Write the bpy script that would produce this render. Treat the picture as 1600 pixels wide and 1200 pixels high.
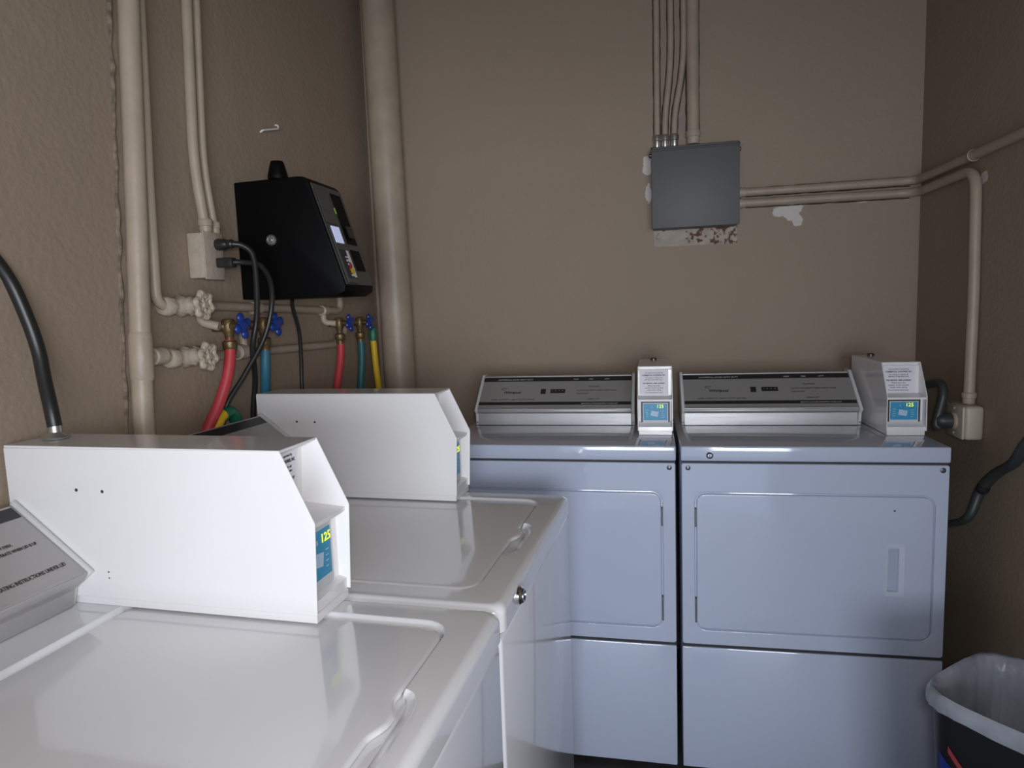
import bpy, bmesh, math, random
from mathutils import Vector, Matrix
random.seed(7)
S = bpy.context.scene
for o in list(bpy.data.objects):
    bpy.data.objects.remove(o, do_unlink=True)
COL = S.collection

# ------------------------------------------------------------------ camera, sky, light, exposure
cam_d = bpy.data.cameras.new('camera')
cam = bpy.data.objects.new('camera', cam_d)
COL.objects.link(cam)
S.camera = cam
YAW, PITCH, ROLL = 0.2059, 0.1123, 0.0352
_f = Vector((-math.sin(YAW) * math.cos(PITCH), math.cos(YAW) * math.cos(PITCH), -math.sin(PITCH)))
_r = Vector((math.cos(YAW), math.sin(YAW), 0))
_u = _r.cross(_f)
_r2 = math.cos(ROLL) * _r - math.sin(ROLL) * _u
_u2 = math.cos(ROLL) * _u + math.sin(ROLL) * _r
M = Matrix((_r2, _u2, -_f)).transposed().to_4x4()
M.translation = Vector((-0.080, -1.958, 1.412))
cam.matrix_world = M
cam_d.sensor_width = 36.0
cam_d.lens = 1050.75 / 1600 * 36
cam_d.clip_start = 0.02

world = bpy.data.worlds.new('world')
S.world = world
world.use_nodes = True
bg = world.node_tree.nodes['Background']
bg.inputs[0].default_value = (0.62, 0.78, 1.0, 1)
bg.inputs[1].default_value = 1.0


def area(name, loc, rot, sx, sy, power, col):
    d = bpy.data.lights.new(name, 'AREA')
    d.shape = 'RECTANGLE'
    d.size, d.size_y = sx, sy
    d.energy = power
    d.color = col
    o = bpy.data.objects.new(name, d)
    COL.objects.link(o)
    o.location = loc
    o.rotation_euler = rot
    return o


# cool daylight from the yard outside, coming in through the open doorway behind the photographer
area('yard_daylight', (1.18, -5.8, 1.24), (math.radians(90), 0, math.radians(13)), 3.4, 1.34, 170, (0.90, 0.945, 1.0))
# the photographer's flash, beside the camera
area('flash_lamp', (-0.05, -1.985, 1.47), (math.radians(84), 0, math.radians(12)), 0.10, 0.10, 7.3, (1.0, 0.975, 0.95))

S.view_settings.view_transform = 'Standard'
S.view_settings.look = 'None'
S.view_settings.gamma = 1
S.view_settings.use_curve_mapping = False
S.view_settings.exposure = 0.10

# ------------------------------------------------------------------ materials
MATS = {}


def mat(name, col, rough=0.5, metal=0.0, spec=0.5, coat=0.0, noise=0.0, nscale=20.0, bump=0.0, bscale=200.0,
        emit=None, estr=0.0, col2=None):
    m = bpy.data.materials.new(name)
    m.use_nodes = True
    nt = m.node_tree
    b = nt.nodes['Principled BSDF']
    b.inputs['Base Color'].default_value = (*col, 1)
    b.inputs['Roughness'].default_value = rough
    b.inputs['Metallic'].default_value = metal
    b.inputs['Specular IOR Level'].default_value = spec
    b.inputs['Coat Weight'].default_value = coat
    b.inputs['Coat Roughness'].default_value = 0.05
    tc = nt.nodes.new('ShaderNodeTexCoord')
    if noise > 0 or col2:
        n = nt.nodes.new('ShaderNodeTexNoise')
        n.inputs['Scale'].default_value = nscale
        n.inputs['Detail'].default_value = 6
        nt.links.new(tc.outputs['Object'], n.inputs['Vector'])
        mx = nt.nodes.new('ShaderNodeMix')
        mx.data_type = 'RGBA'
        c2 = col2 if col2 else tuple(c * (1 - noise) for c in col)
        mx.inputs['A'].default_value = (*col, 1)
        mx.inputs['B'].default_value = (*c2, 1)
        rp = nt.nodes.new('ShaderNodeMapRange')
        rp.inputs['From Min'].default_value = 0.35
        rp.inputs['From Max'].default_value = 0.65
        nt.links.new(n.outputs['Fac'], rp.inputs['Value'])
        nt.links.new(rp.outputs['Result'], mx.inputs['Factor'])
        nt.links.new(mx.outputs['Result'], b.inputs['Base Color'])
    if bump > 0:
        n2 = nt.nodes.new('ShaderNodeTexNoise')
        n2.inputs['Scale'].default_value = bscale
        n2.inputs['Detail'].default_value = 4
        nt.links.new(tc.outputs['Object'], n2.inputs['Vector'])
        bp = nt.nodes.new('ShaderNodeBump')
        bp.inputs['Strength'].default_value = bump
        bp.inputs['Distance'].default_value = 0.004
        nt.links.new(n2.outputs['Fac'], bp.inputs['Height'])
        nt.links.new(bp.outputs['Normal'], b.inputs['Normal'])
    if emit:
        b.inputs['Emission Color'].default_value = (*emit, 1)
        b.inputs['Emission Strength'].default_value = estr
    MATS[name] = m
    return m


WALLC = (0.345, 0.271, 0.205)
mat('pipe_paint', (0.42, 0.34, 0.265), 0.45, bump=0.25, bscale=60, noise=0.12, nscale=14)
mat('valve_paint', (0.47, 0.395, 0.32), 0.45, bump=0.4, bscale=90, noise=0.14, nscale=40)
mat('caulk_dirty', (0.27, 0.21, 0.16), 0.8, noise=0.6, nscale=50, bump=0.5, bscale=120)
mat('outlet_paint', (0.50, 0.43, 0.36), 0.45, bump=0.15, bscale=60)
mat('white_enamel', (0.80, 0.80, 0.83), 0.16, coat=0.8, bump=0.006, bscale=40)
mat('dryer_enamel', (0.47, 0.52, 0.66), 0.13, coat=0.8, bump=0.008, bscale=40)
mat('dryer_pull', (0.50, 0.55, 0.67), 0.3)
mat('meter_enamel', (0.78, 0.77, 0.785), 0.25, coat=0.4)
mat('seam_dark', (0.03, 0.03, 0.035), 0.7)
mat('brushed_metal', (0.50, 0.48, 0.47), 0.32, metal=0.75)
mat('console_print', (0.03, 0.03, 0.03), 0.4)
mat('console_black', (0.025, 0.024, 0.026), 0.35)
mat('trim_grey', (0.62, 0.62, 0.63), 0.4)
mat('chrome', (0.8, 0.8, 0.82), 0.12, metal=1.0)
mat('bare_steel', (0.55, 0.54, 0.52), 0.35, metal=0.9)
mat('screw_dark', (0.10, 0.10, 0.11), 0.35, metal=0.7)
mat('sign_paper', (0.72, 0.71, 0.76), 0.6)
mat('print_ink', (0.02, 0.02, 0.04), 0.6)
mat('screen_blue', (0.03, 0.24, 0.42), 0.35, emit=(0.03, 0.30, 0.55), estr=0.06)
mat('screen_digit', (0.8, 0.85, 0.02), 0.4, emit=(0.85, 1.0, 0.03), estr=0.75)
mat('screen_key', (0.42, 0.55, 0.72), 0.4)
mat('bezel_black', (0.015, 0.015, 0.02), 0.4)
mat('bezel_grey', (0.55, 0.56, 0.60), 0.4)
mat('kiosk_black', (0.0025, 0.0025, 0.003), 0.55, spec=0.12)
mat('kiosk_face', (0.060, 0.062, 0.058), 0.3)
mat('kiosk_lcd', (0.5, 0.55, 0.75), 0.4, emit=(0.55, 0.62, 0.9), estr=0.45)
mat('sticker_white', (0.75, 0.75, 0.75), 0.5)
mat('sticker_blue', (0.03, 0.05, 0.35), 0.5)
mat('sticker_red', (0.55, 0.02, 0.05), 0.5)
mat('sticker_yellow', (0.75, 0.55, 0.02), 0.5)
mat('led_green', (0.2, 0.4, 0.02), 0.5, emit=(0.4, 0.9, 0.05), estr=0.08)
mat('rubber_black', (0.018, 0.018, 0.018), 0.38)
mat('cable_dark', (0.035, 0.042, 0.042), 0.45)
mat('brass_old', (0.20, 0.135, 0.06), 0.45, metal=0.6, noise=0.4, nscale=60, bump=0.3, bscale=120)
mat('handle_blue', (0.012, 0.04, 0.24), 0.35)
mat('hose_red', (0.50, 0.045, 0.06), 0.5)
mat('hose_blue', (0.03, 0.14, 0.22), 0.5)
mat('hose_teal', (0.02, 0.12, 0.14), 0.5)
mat('hose_yellow', (0.75, 0.48, 0.02), 0.45)
mat('fitting_green', (0.015, 0.16, 0.09), 0.5)
mat('panel_grey', (0.115, 0.118, 0.122), 0.55, bump=0.05, bscale=90)
mat('rust_plaster', (0.46, 0.40, 0.345), 0.8, noise=0.18, nscale=30, bump=0.5, bscale=60)
mat('bin_black', (0.008, 0.008, 0.010), 0.42)
mat('bin_label_blue', (0.01, 0.03, 0.22), 0.4)
mat('bin_label_red', (0.30, 0.04, 0.05), 0.4)
mat('floor_paint', (0.05, 0.048, 0.047), 0.6, noise=0.4, nscale=8, bump=0.3, bscale=60)
mat('ceiling_paint', (0.22, 0.18, 0.145), 0.8)
mat('clip_white', (0.75, 0.72, 0.66), 0.4)

# metal of a washer console: brushed along the machine
def brushed(name, col, rough, metal, axis_scale):
    m = mat(name, col, rough, metal)
    nt = m.node_tree
    b = nt.nodes['Principled BSDF']
    tc = nt.nodes.new('ShaderNodeTexCoord')
    mp = nt.nodes.new('ShaderNodeMapping')
    mp.inputs['Scale'].default_value = axis_scale
    n = nt.nodes.new('ShaderNodeTexNoise')
    n.inputs['Scale'].default_value = 60
    n.inputs['Detail'].default_value = 3
    nt.links.new(tc.outputs['Object'], mp.inputs['Vector'])
    nt.links.new(mp.outputs['Vector'], n.inputs['Vector'])
    mr = nt.nodes.new('ShaderNodeMapRange')
    mr.inputs['To Min'].default_value = rough - 0.06
    mr.inputs['To Max'].default_value = rough + 0.10
    nt.links.new(n.outputs['Fac'], mr.inputs['Value'])
    nt.links.new(mr.outputs['Result'], b.inputs['Roughness'])
    return m


brushed('washer_metal', (0.42, 0.405, 0.40), 0.40, 0.35, (8, 0.4, 8))
brushed('dryer_metal', (0.36, 0.35, 0.345), 0.40, 0.3, (0.1, 2, 2))
brushed('dryer_metal_bright', (0.40, 0.395, 0.41), 0.40, 0.5, (0.1, 2, 2))


# painted plaster wall with runs, blotches and optional bare patches (x, y, z, radius)
def wall_mat(name, patches=(), rough=0.62, bumpy=0.35, col=WALLC):
    m = bpy.data.materials.new(name)
    m.use_nodes = True
    nt = m.node_tree
    N, L = nt.nodes, nt.links
    b = N['Principled BSDF']
    b.inputs['Roughness'].default_value = rough
    b.inputs['Specular IOR Level'].default_value = 0.35
    tc = N.new('ShaderNodeTexCoord')
    pos = tc.outputs['Object']
    n = N.new('ShaderNodeTexNoise')
    n.inputs['Scale'].default_value = 2.2
    n.inputs['Detail'].default_value = 5
    L.new(pos, n.inputs['Vector'])
    mx = N.new('ShaderNodeMix')
    mx.data_type = 'RGBA'
    mx.inputs['A'].default_value = (*col, 1)
    mx.inputs['B'].default_value = (col[0] * 0.90, col[1] * 0.88, col[2] * 0.90, 1)
    L.new(n.outputs['Fac'], mx.inputs['Factor'])
    base = mx.outputs['Result']
    # tiny chips
    v = N.new('ShaderNodeTexNoise')
    v.inputs['Scale'].default_value = 38
    v.inputs['Detail'].default_value = 2
    L.new(pos, v.inputs['Vector'])
    th = N.new('ShaderNodeMapRange')
    th.inputs['From Min'].default_value = 0.765
    th.inputs['From Max'].default_value = 0.80
    L.new(v.outputs['Fac'], th.inputs['Value'])
    mc = N.new('ShaderNodeMix')
    mc.data_type = 'RGBA'
    L.new(th.outputs['Result'], mc.inputs['Factor'])
    L.new(base, mc.inputs['A'])
    mc.inputs['B'].default_value = (0.30, 0.24, 0.19, 1)
    base = mc.outputs['Result']
    for (px, py, pz, rx, ry, rz, pc) in patches:
        sub = N.new('ShaderNodeVectorMath')
        sub.operation = 'SUBTRACT'
        L.new(pos, sub.inputs[0])
        sub.inputs[1].default_value = (px, py, pz)
        dv = N.new('ShaderNodeVectorMath')
        dv.operation = 'DIVIDE'
        L.new(sub.outputs[0], dv.inputs[0])
        dv.inputs[1].default_value = (rx, ry, rz)
        ln = N.new('ShaderNodeVectorMath')
        ln.operation = 'LENGTH'
        L.new(dv.outputs[0], ln.inputs[0])
        nn = N.new('ShaderNodeTexNoise')
        nn.inputs['Scale'].default_value = 26
        nn.inputs['Detail'].default_value = 4
        L.new(pos, nn.inputs['Vector'])
        ad = N.new('ShaderNodeMath')
        ad.operation = 'MULTIPLY_ADD'
        L.new(nn.outputs['Fac'], ad.inputs[0])
        ad.inputs[1].default_value = 1.6
        L.new(ln.outputs['Value'], ad.inputs[2])
        mr = N.new('ShaderNodeMapRange')
        mr.inputs['From Min'].default_value = 1.70
        mr.inputs['From Max'].default_value = 1.60
        L.new(ad.outputs[0], mr.inputs['Value'])
        mp = N.new('ShaderNodeMix')
        mp.data_type = 'RGBA'
        L.new(mr.outputs['Result'], mp.inputs['Factor'])
        L.new(base, mp.inputs['A'])
        mp.inputs['B'].default_value = (*pc, 1)
        base = mp.outputs['Result']
    L.new(base, b.inputs['Base Color'])
    n2 = N.new('ShaderNodeTexNoise')
    n2.inputs['Scale'].default_value = 70
    n2.inputs['Detail'].default_value = 6
    L.new(pos, n2.inputs['Vector'])
    n3 = N.new('ShaderNodeTexNoise')
    n3.inputs['Scale'].default_value = 6
    L.new(pos, n3.inputs['Vector'])
    am = N.new('ShaderNodeMath')
    am.operation = 'MULTIPLY_ADD'
    L.new(n3.outputs['Fac'], am.inputs[0])
    am.inputs[1].default_value = 2.0
    L.new(n2.outputs['Fac'], am.inputs[2])
    bp = N.new('ShaderNodeBump')
    bp.inputs['Strength'].default_value = bumpy
    bp.inputs['Distance'].default_value = 0.004
    L.new(am.outputs[0], bp.inputs['Height'])
    L.new(bp.outputs['Normal'], b.inputs['Normal'])
    MATS[name] = m
    return m


PLASTER = (0.62, 0.58, 0.56)
wall_mat('wall_left_paint', bumpy=0.45)
wall_mat('wall_back_paint', patches=[
    (0.425, 0.7255, 1.728, 0.055, 10, 0.035, PLASTER), (0.45, 0.7255, 1.70, 0.02, 10, 0.03, PLASTER),
    (-0.088, 0.7255, 1.93, 0.02, 10, 0.05, PLASTER), (-0.082, 0.7255, 1.82, 0.014, 10, 0.045, PLASTER),
    (0.672, 0.7255, 1.76, 0.03, 10, 0.02, (0.48, 0.42, 0.40)), (0.045, 0.7255, 2.07, 0.03, 10, 0.03, (0.30, 0.23, 0.22))])
wall_mat('wall_right_paint', patches=[(0.86, 0.262, 1.735, 10, 0.035, 0.02, PLASTER)])
wall_mat('wall_front_paint')


# ------------------------------------------------------------------ mesh helpers
class MB:
    def __init__(self):
        self.v, self.f, self.m, self.mats = [], [], [], []

    def mi(self, name):
        if name not in self.mats:
            self.mats.append(name)
        return self.mats.index(name)

    def add(self, vs, fs, m, T=None):
        k = len(self.v)
        for p in vs:
            p = Vector(p)
            self.v.append(T @ p if T else p)
        i = self.mi(m)
        for f in fs:
            self.f.append([k + a for a in f])
            self.m.append(i)
        return self

    def bm(self, b, m, T=None):
        b.verts.index_update()
        vs = [v.co.copy() for v in b.verts]
        fs = [[v.index for v in f.verts] for f in b.faces]
        b.free()
        return self.add(vs, fs, m, T)

    def box(self, x0, x1, y0, y1, z0, z1, m, bev=0.0, seg=2, T=None):
        b = bmesh.new()
        bmesh.ops.create_cube(b, size=1)
        for v in b.verts:
            v.co = Vector(((x0 + x1) / 2 + v.co.x * (x1 - x0), (y0 + y1) / 2 + v.co.y * (y1 - y0),
                           (z0 + z1) / 2 + v.co.z * (z1 - z0)))
        if bev > 0:
            bmesh.ops.bevel(b, geom=b.edges[:], offset=bev, segments=seg, profile=0.5, affect='EDGES')
        return self.bm(b, m, T)

    def prism(self, poly, axis, a, c, m, bev=0.0, seg=2, T=None):
        """poly: 2D points; axis 'x': (y,z), 'y': (x,z), 'z': (x,y); extruded a..c along axis"""
        def P(p, t):
            return {'x': (t, p[0], p[1]), 'y': (p[0], t, p[1]), 'z': (p[0], p[1], t)}[axis]
        b = bmesh.new()
        lo = [b.verts.new(P(p, a)) for p in poly]
        hi = [b.verts.new(P(p, c)) for p in poly]
        n = len(poly)
        b.faces.new(lo)
        b.faces.new(hi[::-1])
        for i in range(n):
            b.faces.new((lo[i], hi[i], hi[(i + 1) % n], lo[(i + 1) % n]))
        bmesh.ops.recalc_face_normals(b, faces=b.faces[:])
        if bev > 0:
            bmesh.ops.bevel(b, geom=b.edges[:], offset=bev, segments=seg, profile=0.5, affect='EDGES')
        return self.bm(b, m, T)

    def lathe(self, origin, d, prof, m, n=24, T=None):
        """prof: list of (radius, height along d)"""
        d = Vector(d).normalized()
        e = d.orthogonal().normalized()
        g = d.cross(e)
        o = Vector(origin)
        vs, fs = [], []
        for (r, h) in prof:
            for k in range(n):
                a = 2 * math.pi * k / n
                vs.append(o + d * h + (e * math.cos(a) + g * math.sin(a)) * r)
        for i in range(len(prof) - 1):
            for k in range(n):
                fs.append([i * n + k, i * n + (k + 1) % n, (i + 1) * n + (k + 1) % n, (i + 1) * n + k])
        fs.append([k for k in range(n)][::-1])
        fs.append([(len(prof) - 1) * n + k for k in range(n)])
        return self.add(vs, fs, m, T)

    def cyl(self, p, q, r, m, n=20, bev=0.0):
        p, q = Vector(p), Vector(q)
        h = (q - p).length
        if bev > 0:
            return self.lathe(p, q - p, [(r - bev, 0), (r, bev), (r, h - bev), (r - bev, h)], m, n)
        return self.lathe(p, q - p, [(r, 0), (r, h)], m, n)

    def tube(self, pts, r, m, n=14, smooth=0, T=None):
        pts = [Vector(p) for p in pts]
        if smooth:
            pts = catmull(pts, smooth)
        rs = r if isinstance(r, (list, tuple)) else None
        vs, fs = [], []
        t0 = (pts[1] - pts[0]).normalized()
        e = t0.orthogonal().normalized()
        N = len(pts)
        for i, p in enumerate(pts):
            if i == 0:
                t = t0
            elif i == N - 1:
                t = (pts[-1] - pts[-2]).normalized()
            else:
                t = ((pts[i + 1] - p).normalized() + (p - pts[i - 1]).normalized()).normalized()
            e = (e - t * e.dot(t)).normalized()
            g = t.cross(e)
            rr = r
            if rs:
                u = i / (N - 1) * (len(rs) - 1)
                j = min(int(u), len(rs) - 2)
                rr = rs[j] + (rs[j + 1] - rs[j]) * (u - j)
            for k in range(n):
                a = 2 * math.pi * k / n
                vs.append(p + (e * math.cos(a) + g * math.sin(a)) * rr)
        for i in range(N - 1):
            for k in range(n):
                fs.append([i * n + k, i * n + (k + 1) % n, (i + 1) * n + (k + 1) % n, (i + 1) * n + k])
        fs.append([k for k in range(n)][::-1])
        fs.append([(N - 1) * n + k for k in range(n)])
        return self.add(vs, fs, m, T)

    def ball(self, c, r, m, sc=(1, 1, 1), n=12):
        b = bmesh.new()
        bmesh.ops.create_uvsphere(b, u_segments=n, v_segments=max(6, n // 2 + 2), radius=1)
        for v in b.verts:
            v.co = Vector(c) + Vector((v.co.x * r * sc[0], v.co.y * r * sc[1], v.co.z * r * sc[2]))
        return self.bm(b, m)

    def text(self, s, size, T, m, depth=0.0003, align='LEFT', shear=0.0, xs=1.0, bold=0.0):
        cu = bpy.data.curves.new('t', 'FONT')
        cu.body = s
        cu.size = size
        cu.extrude = depth
        cu.align_x = align
        cu.offset = bold * size
        cu.shear = shear
        cu.resolution_u = 2
        ob = bpy.data.objects.new('t', cu)
        COL.objects.link(ob)
        dg = bpy.context.evaluated_depsgraph_get()
        ev = ob.evaluated_get(dg)
        me = ev.to_mesh()
        vs = [Vector((v.co.x * xs, v.co.y, v.co.z)) for v in me.vertices]
        fs = [list(p.vertices) for p in me.polygons]
        ev.to_mesh_clear()
        bpy.data.objects.remove(ob, do_unlink=True)
        bpy.data.curves.remove(cu)
        return self.add(vs, fs, m, T)

    def build(self, name, parent=None, smooth=True, angle=32, wn=False):
        me = bpy.data.meshes.new(name)
        me.from_pydata([tuple(v) for v in self.v], [], self.f)
        for n in self.mats:
            me.materials.append(MATS[n])
        me.polygons.foreach_set('material_index', self.m)
        b = bmesh.new()
        b.from_mesh(me)
        bmesh.ops.recalc_face_normals(b, faces=b.faces[:])
        b.to_mesh(me)
        b.free()
        if smooth:
            me.polygons.foreach_set('use_smooth', [True] * len(me.polygons))
            me.set_sharp_from_angle(angle=math.radians(angle))
        me.update()
        o = bpy.data.objects.new(name, me)
        COL.objects.link(o)
        if wn:
            md = o.modifiers.new('normals', 'WEIGHTED_NORMAL')
            md.keep_sharp = True
        if parent:
            o.parent = parent
        return o


def catmull(P, k):
    out = []
    n = len(P)
    for i in range(n - 1):
        p0, p1, p2 = P[max(i - 1, 0)], P[i], P[i + 1]
        p3 = P[min(i + 2, n - 1)]
        for j in range(k):
            t = j / k
            out.append(0.5 * ((2 * p1) + (p2 - p0) * t + (2 * p0 - 5 * p1 + 4 * p2 - p3) * t * t
                              + (3 * p1 - p0 - 3 * p2 + p3) * t ** 3))
    out.append(P[-1])
    return out


def bend(P, rad=0.05, k=6):
    """polyline with rounded corners"""
    P = [Vector(p) for p in P]
    out = [P[0]]
    for i in range(1, len(P) - 1):
        a, b, c = P[i - 1], P[i], P[i + 1]
        r = min(rad, (a - b).length * 0.49, (c - b).length * 0.49)
        s, e = b + (a - b).normalized() * r, b + (c - b).normalized() * r
        for j in range(k + 1):
            t = j / k
            out.append((1 - t) ** 2 * s + 2 * t * (1 - t) * b + t * t * e)
    out.append(P[-1])
    return out


def rrect(x0, x1, y0, y1, r, k=6):
    P = []
    for (cx, cy, a0) in ((x1 - r, y1 - r, 0), (x0 + r, y1 - r, 90), (x0 + r, y0 + r, 180), (x1 - r, y0 + r, 270)):
        for j in range(k + 1):
            a = math.radians(a0 + 90 * j / k)
            P.append((cx + r * math.cos(a), cy + r * math.sin(a)))
    return P


def tag(o, label, cat, group=None):
    o['label'] = label
    o['category'] = cat
    if group:
        o['group'] = group
    return o


def thing(name, label, cat, loc=(0, 0, 0), rz=0.0, group=None):
    o = bpy.data.objects.new(name, None)
    COL.objects.link(o)
    o.empty_display_size = 0.05
    o.location = loc
    o.rotation_euler = (0, 0, rz)
    return tag(o, label, cat, group)


def structure(o):
    o['kind'] = 'structure'
    return o


def part_label(o, label):
    o['label'] = label
    return o


def frame(o, x, y):
    """matrix with origin o, text direction x, up direction y"""
    x, y = Vector(x).normalized(), Vector(y).normalized()
    z = x.cross(y)
    T = Matrix((x, y, z)).transposed().to_4x4()
    T.translation = Vector(o)
    return T


# ------------------------------------------------------------------ room shell
LX, RX, BY, FY, CZ = -1.21, 0.86, 0.7255, -2.60, 2.82
structure(MB().box(LX - 0.1, RX + 0.1, FY - 0.1, BY + 0.1, -0.1, 0, 'floor_paint').build('floor'))
structure(MB().box(LX - 0.1, RX + 0.1, FY - 0.1, BY + 0.1, CZ, CZ + 0.1, 'ceiling_paint').build('ceiling'))
structure(MB().box(LX - 0.1, LX, FY - 0.1, BY + 0.1, 0, CZ, 'wall_left_paint').build('wall_left'))
structure(MB().box(RX, RX + 0.1, FY - 0.1, BY + 0.1, 0, CZ, 'wall_right_paint').build('wall_right'))
structure(MB().box(LX, RX, BY, BY + 0.1, 0, CZ, 'wall_back_paint').build('wall_back'))
DX0, DX1, DZ1 = -0.72, 0.78, 1.98
w = MB()
w.box(LX, DX0, FY - 0.1, FY, 0, CZ, 'wall_front_paint')
w.box(DX1, RX, FY - 0.1, FY, 0, CZ, 'wall_front_paint')
w.box(DX0, DX1, FY - 0.1, FY, DZ1, CZ, 'wall_front_paint')
structure(w.build('wall_front'))
w = MB()
w.box(DX0, DX0 + 0.03, FY - 0.11, FY + 0.01, 0, DZ1, 'pipe_paint')
w.box(DX1 - 0.03, DX1, FY - 0.11, FY + 0.01, 0, DZ1, 'pipe_paint')
w.box(DX0, DX1, FY - 0.11, FY + 0.01, DZ1 - 0.03, DZ1, 'pipe_paint')
structure(w.build('trim_1'))


# ------------------------------------------------------------------ coin meter box (washers: opens to +x, dryers: the same in their own frame)
def sign_text(mb, T, wdt, hgt, ink='print_ink'):
    """notice text laid out on a wdt x hgt sheet, T at its lower left"""
    rows = [(0.90, 'This machine is operated by', 0.050, 0), (0.79, 'COMMERCIAL LAUNDRIES, INC.', 0.062, 1),
            (0.68, 'For service or refunds call', 0.050, 0), (0.60, 'Monday to Friday office hours', 0.050, 0),
            (0.44, 'FOR SERVICE: 1-800 LAUNDRY', 0.060, 1), (0.34, 'Please have the', 0.050, 0),
            (0.25, 'number of this machine', 0.050, 0), (0.16, 'ready when calling', 0.050, 0),
            (0.05, 'Do not use flammable liquids in machine', 0.044, 0)]
    for (fy, s, sz, bold) in rows:
        k = sz * hgt * 1.35
        tw = wdt * 0.84
        wid = len(s) * k * 0.50
        mb.text(s, k, T @ Matrix.Translation((wdt / 2, fy * hgt, 0.0006)), ink, depth=0.0002, align='CENTER',
                xs=min(1.25, tw / wid), bold=0.03 if bold else 0.012)


# ------------------------------------------------------------------ washers
WX, W12, WROT, WW = -0.323, -0.930, -0.044, 0.686


def wpos(s, t):
    c, n = math.cos(WROT), math.sin(WROT)
    return (WX + s * c - t * n, W12 + s * n + t * c, 0)


def display(mb, T, w, h, bezel):
    """price display: T lower-left of the whole face, x right, y up, z out"""
    def rect(x0, x1, y0, y1, z, m, rot=0.0):
        cx, cy = (x0 + x1) / 2, (y0 + y1) / 2
        R = T @ Matrix.Translation((cx, cy, 0)) @ Matrix.Rotation(rot, 4, 'Z')
        mb.box(-(x1 - x0) / 2, (x1 - x0) / 2, -(y1 - y0) / 2, (y1 - y0) / 2, 0, z, m, T=R)
    rect(0, w, 0, h, 0.003, bezel)
    b = 0.06 * w
    rect(b, w - b, b, h - b, 0.004, 'bezel_grey')
    c = b + 0.03 * w
    lo = b + 0.12 * h
    rect(c, w - c, lo, h - c, 0.005, 'screen_blue')
    rect(w * 0.34, w * 0.60, h * 0.36, h * 0.58, 0.0056, 'screen_key', rot=math.radians(-10))
    mb.text('125', h * 0.20, T @ Matrix.Translation((w * 0.54, h * 0.72, 0.0056)), 'screen_digit', depth=0.0004)
    mb.text('$', h * 0.10, T @ Matrix.Translation((w * 0.36, h * 0.73, 0.0056)), 'screen_key', depth=0.0003)
    for q in range(4):
        rect(w * 0.16, w * (0.24 + 0.02 * (q % 2)), h * (0.34 + 0.09 * q), h * (0.36 + 0.09 * q), 0.0054, 'screen_key')
        rect(w * 0.70, w * (0.80 + 0.02 * (q % 2)), h * (0.30 + 0.09 * q), h * (0.315 + 0.09 * q), 0.0054, 'screen_key')


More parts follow.
